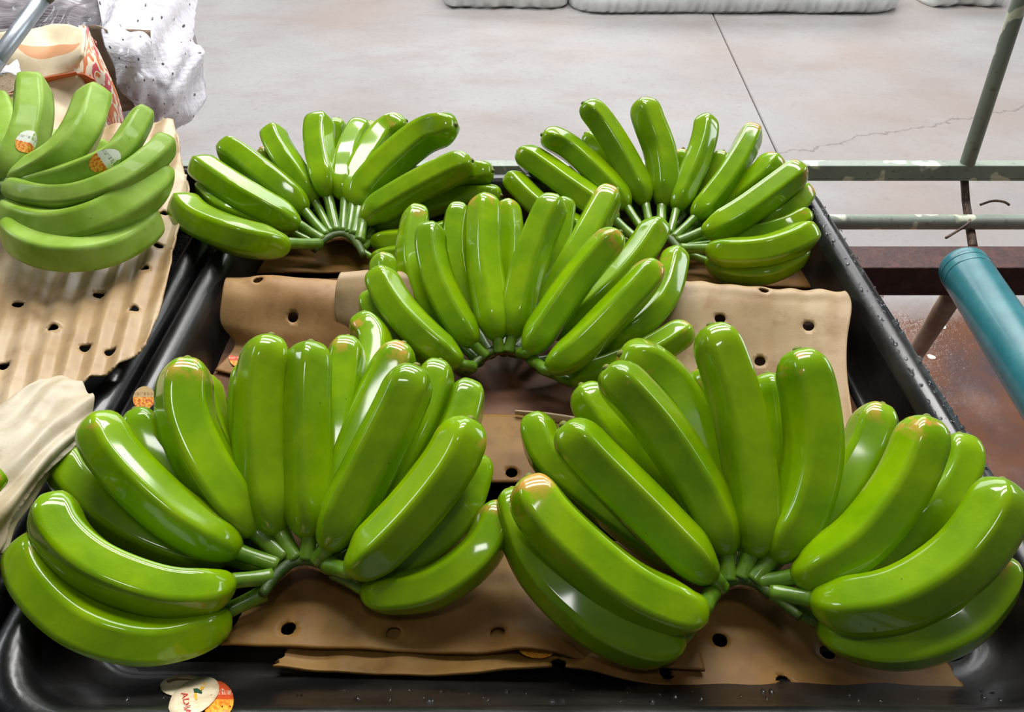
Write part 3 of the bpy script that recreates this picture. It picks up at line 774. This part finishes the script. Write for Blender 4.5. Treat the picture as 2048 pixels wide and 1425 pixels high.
def oval(cx, cy, rx, ry, rot=0, n=24):
    r = math.radians(rot); P = []
    for k in range(n):
        a = 2 * math.pi * k / n; x = rx * math.cos(a); y = ry * math.sin(a)
        P.append((cx + x * math.cos(r) - y * math.sin(r), cy + x * math.sin(r) + y * math.cos(r)))
    return P
YEL = simple('print_yellow', srgb(222, 180, 60), 0.5); DKG = simple('print_green', srgb(40, 84, 54), 0.5); RED = simple('print_red', srgb(196, 50, 44), 0.5); BRN = simple('print_brown', srgb(110, 84, 48), 0.5)
shell = [c for c in tray.children if c.name.startswith(('basin', 'rim'))]
def on_tray(px, py, off):                       # where that point lies on the tray's inner face
    d = ray(px, py).normalized(); best = None
    for sh in shell:
        o0 = world_of(sh); ok, p, n, _ = sh.ray_cast(CAM - o0, d)
        if ok:
            t = (p + o0 - CAM).length
            if best is None or t < best[0]: best = (t, p + o0, n)
    if best is None: return on_plane(px, py, WP + WN * off, WN)
    n = best[2] if best[2].dot(d) < 0 else -best[2]
    return best[1] + n * off
def stick(pxs, off, mat, label):
    k = len(pxs); cx = sum(p[0] for p in pxs) / k; cy = sum(p[1] for p in pxs) / k
    x0 = min(p[0] for p in pxs); x1 = max(p[0] for p in pxs); y0 = min(p[1] for p in pxs); y1 = max(p[1] for p in pxs)
    Q = [(cx, cy)] + [(cx + (x - cx) * q, cy + (y - cy) * q) for q in (0.33, 0.67, 1.0) for x, y in pxs]
    V = [on_tray(x, y, off) for x, y in Q]; U = [((x - x0) / (x1 - x0), 1 - (y - y0) / (y1 - y0)) for x, y in Q]
    Fc = [(0, 1 + (i + 1) % k, 1 + i) for i in range(k)]
    for j in range(2):
        for i in range(k):
            a_, b_ = 1 + j * k + i, 1 + j * k + (i + 1) % k; Fc.append((a_, b_, b_ + k, a_ + k))
    o = mesh_obj('loose_sticker', V, Fc, mat, None, True, U); m = o.modifiers.new('thick', 'SOLIDIFY'); m.thickness = 0.0002; m.offset = 0
    recentre(o); tag(o, label, 'sticker'); return o
s1 = stick(oval(434, 1402, 33, 38, -15), 0.0009, STK_R, 'red and orange round sticker, rightmost of three on tray front')
s2 = stick(oval(363, 1375, 43, 22, -4), 0.0013, STK_C, 'cream oval sticker with brown print, uppermost of three on tray front')
s3 = stick(oval(388, 1400, 56, 33, -32), 0.0022, STK_C, 'cream sticker with red lettering and banana picture, middle of three on tray front')
def decal(o, pxs, off, mat, name):
    mesh_obj(name, [on_tray(x, y, off) for x, y in pxs], [tuple(range(len(pxs)))], mat, o, False)
decal(s2, [(332, 1366), (350, 1361), (382, 1362), (384, 1365), (352, 1366), (336, 1371)], 0.0016, BRN, 'print')
decal(s2, [(366, 1372), (376, 1371), (383, 1375), (383, 1380), (378, 1377), (368, 1376)], 0.0016, YEL, 'print')
decal(s3, [(410, 1371), (412, 1379), (404, 1388), (395, 1391), (400, 1384), (404, 1377)], 0.0028, YEL, 'print')
decal(s3, [(386, 1386), (394, 1385), (404, 1392), (403, 1396), (394, 1393), (388, 1394)], 0.0029, DKG, 'print')
decal(s3, [(388, 1394), (393, 1395), (394, 1408), (390, 1409), (387, 1402)], 0.0028, YEL, 'print')
cu = bpy.data.curves.new('lettering', 'FONT'); cu.body = 'ADIA'; cu.size = 19; cu.resolution_u = 2
ob = bpy.data.objects.new('lettering', cu); COL.objects.link(ob); bpy.context.view_layer.update()
me = bpy.data.meshes.new_from_object(ob.evaluated_get(bpy.context.evaluated_depsgraph_get()))
bpy.data.objects.remove(ob); bpy.data.curves.remove(cu)
mesh_obj('lettering', [on_tray(361 + 0.25 * v.co.x + 0.97 * v.co.y, 1394 + 0.97 * v.co.x - 0.25 * v.co.y, 0.0027) for v in me.vertices], [tuple(p.vertices) for p in me.polygons], RED, s3, False)
bpy.data.meshes.remove(me)
FLP = (Vector((0, 0, 0)), Vector((0, 0, 1)))
lay(oval(1072, 1302, 34, 15, 6), 0.0225, 'loose_sticker', STK_R, 'red sticker wedged between two foam sheets at tray front', plane=FLP)
# bits on the tray floor at left
lay(oval(476, 722, 20, 13, 30), 0.012, 'loose_sticker', STK_R, 'orange red sticker on soaked foam behind the front left hand', plane=FLP)
lay(oval(408, 682, 8, 16, 8), 0.004, 'loose_sticker', STK_R, 'small dark red sticker beside left tray wall', plane=FLP)
rp = at(285, 797, RZ + 0.003)
lay(oval(288, 797, 22, 24, 20), 0.0, 'loose_sticker', STK_T, 'round orange and tan sticker on left tray rim', plane=(rp, Vector((0.5, -0.3, 0.8)).normalized()))
lay([(1684, 872), (1702, 870), (1704, 905), (1688, 912)], 0.016, 'loose_sticker', STK_C, 'small white scrap beside right tray wall', cat='scrap', plane=FLP)

# ------------------------------------------------------------------ steel frame
def paint_mat():
    t = NT('peeling_green_paint'); co = t.coord('Object')
    n = t.noise(co, 22, 2, 0.4); f = t.noise(co, 90, 4)
    c = t.mix(t.ramp(t.noise(co, 9, 4), [(0.35, (0, 0, 0)), (0.7, (1, 1, 1))]), srgb(158, 170, 154), srgb(134, 144, 134))
    c = t.mix(t.ramp(n, [(0.60, (0, 0, 0)), (0.625, (1, 1, 1))]), c, srgb(226, 230, 204))
    c = t.mix(t.math('MULTIPLY', t.ramp(f, [(0.6, (0, 0, 0)), (0.7, (1, 1, 1))]), 0.5), c, srgb(96, 74, 60))
    t.col(c); t.set(Roughness=0.5); t.bump(t.math('ADD', n, f), 0.3, 0.001); return t.m
PAINT = paint_mat()
RUST = simple('rusty_steel', srgb(62, 34, 32), 0.7, nscale=60, c2=srgb(86, 48, 42), bump=0.8, coat=0.0, bscale=140)
RUSTD = simple('dark_rust', srgb(74, 56, 46), 0.6, nscale=80, c2=srgb(110, 84, 66), bump=0.5)
BROWNR = simple('brown_rail_paint', srgb(104, 92, 86), 0.5, nscale=40, c2=srgb(84, 70, 64), bump=0.2)
def bar(name, x0, x1, yc, zt, wy, hz, mat, parent):
    V = [(x, y, z) for x in (x0, x1) for y in (yc - wy / 2, yc + wy / 2) for z in (zt - hz, zt)]
    Fc = [(0, 1, 3, 2), (4, 6, 7, 5), (0, 4, 5, 1), (2, 3, 7, 6), (0, 2, 6, 4), (1, 5, 7, 3)]
    o = mesh_obj(name, V, Fc, mat, parent, False); bevel(o, 0.002, 2); return o
frame = tag(empty('steel_frame', (0.9, 1.2, GZ)), 'rusty green painted steel packing frame carrying the trays, right and behind', 'frame')
y1 = at(1024, 320, 0.0).y
r1 = bar('rail', -1.6, 1.9, y1 - 0.012, 0.0, 0.024, 0.030, PAINT, frame)
p = at(1800, 425, -0.012)
V, Fc = tube([Vector((-1.6, p.y, -0.03)), Vector((1.9, p.y, -0.03))], 0.0125, 18); mesh_obj('rail', V, Fc, PAINT, frame)
yb0 = at(1800, 492, -0.006).y; yb1 = at(1800, 536, -0.006).y
V = None
bm0 = bar('beam', -1.6, 1.9, (yb0 + yb1) / 2, -0.006, yb0 - yb1, 0.05, RUST, frame)
bar('beam', -1.6, 1.9, YF + 0.10, -0.006, 0.05, 0.05, RUST, frame)
pb = at(1931, 322, 0.0); pb.y = y1 - 0.012
# upright post leaning slightly outward
r = ray(2040, 0); tq = (y1 + 0.02) / r.y; ptop = CAM + r * tq
pt2 = pb + (ptop - pb) * 1.9
V, Fc = tube([pb - (ptop - pb).normalized() * 0.004, ptop, pt2], 0.0125, 18, Vector((0, 1, 0))); mesh_obj('post', V, Fc, PAINT, frame)
q0 = at(1922, 350, -0.03); q0.y = y1 - 0.012
V, Fc = tube([q0, at(1932, 405, -0.07), at(1946, 494, -0.012 - 0.03)], 0.007, 10, Vector((1, 0, 0))); mesh_obj('rod', V, Fc, RUSTD, frame)
# tan support leg
t0 = at(1915, 575, -0.06); t1 = at(1842, 690, -0.30); t2 = t0 + (t1 - t0) * (GZ - t0.z) / (t1.z - t0.z)
TAN = simple('tan_pipe', srgb(176, 150, 128), 0.5, nscale=20, c2=srgb(150, 122, 100), bump=0.15)
V, Fc = tube([t0, t2], 0.016, 18, Vector((1, 0, 0))); mesh_obj('leg', V, Fc, TAN, frame)
for x in (-1.5, 1.8):
    for yy in (YF + 0.10, y1 - 0.012):
        V, Fc = tube([Vector((x, yy, -0.03)), Vector((x, yy, GZ))], 0.018, 12, Vector((1, 0, 0))); mesh_obj('leg', V, Fc, RUSTD, frame)
# curly dark wire by the rod
V, Fc = tube(resample([at(1892, 476, -0.03), at(1915, 462, -0.03), at(1936, 448, -0.02), at(1940, 440, -0.02)], 12)[0], 0.0022, 6); mesh_obj('wire', V, Fc, RUSTD, frame)
V, Fc = tube(resample([at(1960, 410, -0.016), at(1985, 402, -0.005), at(2008, 404, -0.01), at(2018, 410, -0.017)], 12)[0], 0.0022, 6); mesh_obj('wire', V, Fc, RUSTD, frame)
# teal pipe
TEAL = simple('teal_plastic', srgb(38, 112, 122), 0.36, nscale=30, c2=srgb(52, 128, 136), bump=0.15, coat=0.2)
zr = 0.0285 - 0.004
a = at(1924, 531, zr); b = at(2050, 727, zr); d = (b - a).normalized()
pr = 46 * depth(a) / F
pipe = empty('plastic_pipe', (a.x, a.y, -0.006)); tag(pipe, 'teal plastic pipe lying across the rusty beam at right', 'pipe')
C = [a + d * (0.012 * i / 3) for i in range(4)] + [a + d * (0.02 + 0.5 * i / 8) for i in range(9)]
V, Fc = tube(C, [pr * 0.93, pr * 0.985] + [pr] * 11, 32); mesh_obj('pipe_body', V, Fc, TEAL, pipe)
for s in (0.016, 0.03):
    C = [a + d * (s + q) for q in (-0.002, -0.001, 0.001, 0.002)]
    V, Fc = tube(C, [pr * 1.0, pr * 1.018, pr * 1.018, pr * 1.0], 32); mesh_obj('end_ring', V, Fc, TEAL, pipe)

# ------------------------------------------------------------------ back of the hall
WHITE = simple('white_foam_pack', srgb(250, 252, 250), 0.4, nscale=14, c2=srgb(232, 238, 236), bump=0.3, coat=0.2)
def bundle(x0, x1, yb, dpt, h, label, ribs, seed):
    A = at(x0, yb, GZ); B = at(x1, yb, GZ); n = 80; m = 14; V = []; Fc = []
    prof_ = [(0, 0), (-0.02, .02), (-0.03, .07), (-0.01, .12), (-0.02, .18), (0.02, h * .9), (0.06, h), (dpt * .5, h * 1.04), (dpt - .05, h), (dpt, h * .85), (dpt + .02, .1), (dpt, 0)]
    for i in range(n + 1):
        f = i / n; e = min(1, min(f, 1 - f) * 9); e = math.sqrt(1 - (1 - e) ** 2)
        base = A.lerp(B, f)
        for k, (y, z) in enumerate(prof_):
            w = 0.018 * noise.noise(Vector((f * 9, k * 0.5, seed))) + (0.012 * math.sin(f * ribs * 6.283) if z > 0.01 else 0)
            yy = dpt / 2 + (y - dpt / 2) * (0.55 + 0.45 * e) + w + 0.03 * noise.noise(Vector((f * 3.1, 0, seed)))
            V.append((base.x, base.y + yy, GZ + 0.001 + z * (0.35 + 0.65 * e) * (1 + 0.12 * noise.noise(Vector((f * 5, k, seed + 2))))))
    c = len(prof_)
    for i in range(n):
        for k in range(c): Fc.append((i * c + k, i * c + (k + 1) % c, (i + 1) * c + (k + 1) % c, (i + 1) * c + k))
    Fc.append(tuple(range(c - 1, -1, -1))); Fc.append(tuple(range(n * c, n * c + c)))
    o = mesh_obj('foam_bundle', V, Fc, WHITE, None, True); recentre(o); tag(o, label, 'foam bundle', 'white foam bundles at the back'); return o
bundle(1140, 1812, 26, 0.7, 0.30, 'long ribbed white foam bundle on concrete floor at the back', 46, 1)
bundle(885, 1138, 16, 0.55, 0.26, 'shorter white plastic bundle left of the long ribbed one', 9, 5)
bundle(1850, 2010, 12, 0.5, 0.24, 'small white plastic bundle at back right near the post', 5, 9)

# carton on a side table at upper left
TZ = -0.05
table = empty('side_table', (-1.15, 1.75, GZ)); tag(table, 'grey plastic-covered table behind the left tray', 'table')
GREYF = simple('grey_film', srgb(166, 158, 160), 0.3, nscale=18, c2=srgb(132, 122, 122), bump=0.5, coat=0.4, stretch=(1, 4, 1))
o = bar('table_top', -1.9, -0.86, 1.86, TZ, 0.66, 0.03, GREYF, table)
for x in (-1.85, -1.2):
    for y in (1.58, 2.14): bar('leg', x - .015, x + .015, y, TZ - 0.03, 0.03, TZ - 0.03 - GZ, RUSTD, table)
def carton_mat():
    t = NT('printed_carton'); uv = t.n('ShaderNodeUVMap'); sp = t.n('ShaderNodeSeparateXYZ'); t.l(uv.outputs[0], sp.inputs[0])
    u, v = sp.outputs[0], sp.outputs[1]
    c = t.mix(t.ramp(t.noise(t.coord('Object'), 12, 4), [(0.35, (0, 0, 0)), (0.7, (1, 1, 1))]), srgb(238, 224, 190), srgb(220, 200, 164))
    def disc(cx, cy, rx, ry):
        dx = t.math('DIVIDE', t.math('SUBTRACT', u, cx), rx); dy = t.math('DIVIDE', t.math('SUBTRACT', v, cy), ry)
        return t.math('LESS_THAN', t.math('ADD', t.math('MULTIPLY', dx, dx), t.math('MULTIPLY', dy, dy)), 1.0)
    arc = t.math('MULTIPLY', disc(0.62, 0.15, 0.34, 0.50), t.math('SUBTRACT', 1.0, disc(0.64, 0.0, 0.42, 0.42)))
    c = t.mix(arc, c, srgb(222, 160, 112))
    t.col(c); t.set(Roughness=0.55); t.bump(t.noise(t.coord('Object'), 16, 4), 0.5, 0.006); return t.m
def print_mat():
    t = NT('carton_print'); uv = t.n('ShaderNodeUVMap'); sp = t.n('ShaderNodeSeparateXYZ'); t.l(uv.outputs[0], sp.inputs[0])
    w = t.n('ShaderNodeTexNoise'); w.inputs['Scale'].default_value = 4.5; w.inputs['Detail'].default_value = 1.5; w.inputs['Distortion'].default_value = 1.2; t.l(uv.outputs[0], w.inputs['Vector'])
    f = w.outputs['Fac']
    c = t.mix(t.ramp(f, [(0.53, (0, 0, 0)), (0.55, (1, 1, 1))]), srgb(240, 226, 200), srgb(214, 82, 92))
    c = t.mix(t.ramp(t.math('ADD', f, t.math('MULTIPLY', sp.outputs[1], 0.0)), [(0.41, (1, 1, 1)), (0.43, (0, 0, 0))]), c, srgb(216, 116, 50))
    t.col(c); t.set(Roughness=0.5); return t.m
CART = carton_mat(); CPR = print_mat(); KRAFT = simple('kraft_board', srgb(160, 136, 112), 0.7, nscale=20, c2=srgb(136, 112, 90))
ORNG = simple('orange_print', srgb(206, 104, 42), 0.55, nscale=15, c2=srgb(184, 82, 34))
carton = empty('banana_carton', (-1.05, 1.62, TZ)); tag(carton, 'crumpled cream carton with orange and red print behind left bananas', 'carton')
def patch(name, grid, mat, parent, nu=30, nv=24, crump=0.004, seed=0, thick=0.003, **k):
    return sheet(name, grid, mat, parent=parent, nu=nu, nv=nv, wob=crump, seed=seed, thick=thick, **k)
patch('top_panel', [[(-60, 70, .20), (40, 62, .20), (110, 48, .20), (172, 56, .20)], [(-60, 120, .17), (40, 110, .18), (110, 100, .18), (165, 105, .19)], [(-60, 190, .12), (30, 175, .14), (90, 156, .15), (155, 140, .16)]], CART, carton, seed=21)
patch('front_panel', [[(-60, 192, .118), (30, 178, .138), (90, 160, .148), (152, 146, .158)], [(-60, 250, .10), (40, 235, .115), (110, 215, .12), (190, 205, .11)], [(-60, 310, 0.085), (40, 300, 0.095), (110, 285, 0.095), (225, 265, 0.03)]], simple('carton_inside', srgb(224, 204, 172), 0.6, nscale=14, c2=srgb(204, 176, 140), bump=0.3), carton, seed=22)
patch('orange_edge', [[(-60, 184, .13), (30, 172, .145), (90, 155, .155), (152, 142, .165)], [(-60, 200, .12), (30, 184, .135), (90, 163, .147), (152, 147, .157)]], ORNG, carton, nu=20, nv=3, crump=0.001, seed=23)
patch('side_panel', [[(158, 52, .20), (174, 54, .20), (182, 70, .19), (190, 84, .18)], [(150, 144, .16), (175, 140, .155), (200, 135, .15), (215, 140, .13)], [(180, 200, .10), (205, 205, .09), (225, 200, .08), (240, 205, .06)], [(200, 270, .03), (225, 265, .02), (240, 262, .01), (252, 258, .0)]], CPR, carton, seed=24, crump=0.003)
patch('inner_flap', [[(152, 146, .158), (170, 148, .155), (190, 158, .15)], [(170, 178, .12), (182, 182, .12), (196, 180, .12)]], ORNG, carton, nu=10, nv=8, crump=0.001, seed=25)
# kraft box edge beside it
kb = empty('kraft_box', (-0.95, 1.95, TZ)); tag(kb, 'plain brown cardboard box half hidden under plastic film', 'box')
patch('side_panel', [[(176, 50, .14), (196, 52, .14), (212, 60, .14)], [(205, 140, .06), (225, 140, .06), (240, 145, .06)], [(235, 225, -.02), (255, 222, -.02), (272, 218, -.02)]], KRAFT, kb, nu=10, nv=20, crump=0.001, seed=26)
patch('flap', [[(205, 62, .135), (240, 58, .13), (300, 60, .13)], [(225, 130, .07), (255, 135, .06), (300, 140, .06)], [(245, 205, .0), (265, 200, .0), (300, 190, .0)]], KRAFT, kb, nu=10, nv=20, crump=0.001, seed=27)
def film_mat(name, dots, c1=srgb(246, 244, 250), c2=srgb(222, 218, 230), tr=0.05):
    t = NT(name); co = t.coord('UV', (7, 9, 1)); n = t.noise(t.coord('Object', (2, 6, 3)), 9, 5)
    c = t.mix(t.ramp(n, [(0.35, (0, 0, 0)), (0.65, (1, 1, 1))]), c1, c2)
    if dots:
        v = t.n('ShaderNodeTexVoronoi', voronoi_dimensions='2D'); v.inputs['Scale'].default_value = 1.0; v.inputs['Randomness'].default_value = 0.75; t.l(co, v.inputs['Vector'])
        c = t.mix(t.math('LESS_THAN', v.outputs['Distance'], 0.07), c, srgb(96, 86, 92))
    t.col(c); t.set(Roughness=0.22, Transmission_Weight=tr, Coat_Weight=0.4, IOR=1.3)
    t.bump(t.math('ADD', n, t.noise(t.coord('UV', (2, 9, 1)), 2.0, 3)), 0.5, 0.008); return t.m
FILM = film_mat('perforated_film', True); FILM2 = film_mat('clear_film', False, srgb(190, 184, 190), srgb(160, 152, 158), 0.35)
sheet('plastic_film', [[(188, -40, .10), (250, -45, .09), (320, -40, .06), (400, -35, .0)],
                       [(200, 25, .14), (260, 10, .13), (330, 5, .08), (398, 8, .0)],
                       [(205, 70, .13), (270, 70, .13), (330, 70, .09), (384, 75, .0)],
                       [(225, 130, .09), (280, 130, .09), (345, 125, .05), (408, 95, .02)],
                       [(240, 185, .04), (290, 190, .03), (350, 185, .0), (412, 160, -.06)],
                       [(275, 212, .0), (310, 218, -.02), (350, 232, -.06), (396, 222, -.10)],
                       [(285, 235, -.05), (320, 245, -.08), (345, 256, -.12), (368, 250, -.14)]], FILM,
      'white perforated plastic film draped over boxes beyond the left bananas', 'plastic film', nu=60, nv=70, thick=0.0012, seed=30, wob=0.006, rib=(2.2, 3.4, 0.010))
sheet('plastic_film', [[(-60, -20, .12), (60, -20, .12), (180, -20, .12)], [(-60, 20, .10), (80, 18, .10), (205, 12, .12)], [(-60, 58, .07), (80, 56, .07), (205, 62, .10)]], FILM2,
      'greyish clear plastic film behind the cream carton', 'plastic film', nu=50, nv=30, thick=0.0012, seed=31, wob=0.012)
sheet('plastic_film', [[(-30, 135, .19), (10, 128, .20), (32, 122, .19)], [(-30, 160, .19), (20, 150, .2), (50, 150, .18)], [(-30, 185, .15), (20, 180, .16), (44, 172, .16)]], FILM,
      'small crinkled clear film bunched on the cream carton', 'plastic film', nu=24, nv=24, thick=0.001, seed=32, wob=0.012)
# galvanised tube
GALV = simple('galvanised_steel', srgb(176, 184, 192), 0.35, 0.6, nscale=30, c2=srgb(140, 148, 156), bump=0.1)
ga = at(86, -4, 0.30); gb = at(-30, 152, 0.22)
gt = empty('metal_tube', gb); tag(gt, 'galvanised metal tube slanting over carton at upper left', 'tube')
gr = 15 * depth(ga) / F
V, Fc = tube([gb + (gb - ga) * 0.2, gb, ga], gr, 20, Vector((1, 0, 0))); mesh_obj('tube_body', V, Fc, GALV, gt)
gd = (ga - gb).normalized()
V, Fc = tube([ga - gd * .002, ga + gd * 0.004, ga + gd * 0.03], [gr * 1.0, gr * 1.15, gr * 1.15], 20, Vector((1, 0, 0))); mesh_obj('collar', V, Fc, simple('dark_collar', srgb(70, 72, 74), 0.5), gt)
V, Fc = tube([gb - gd * 0.01, gb + gd * 0.03], [gr * 1.08, gr * 1.08], 20, Vector((1, 0, 0))); mesh_obj('sleeve', V, Fc, GALV, gt)
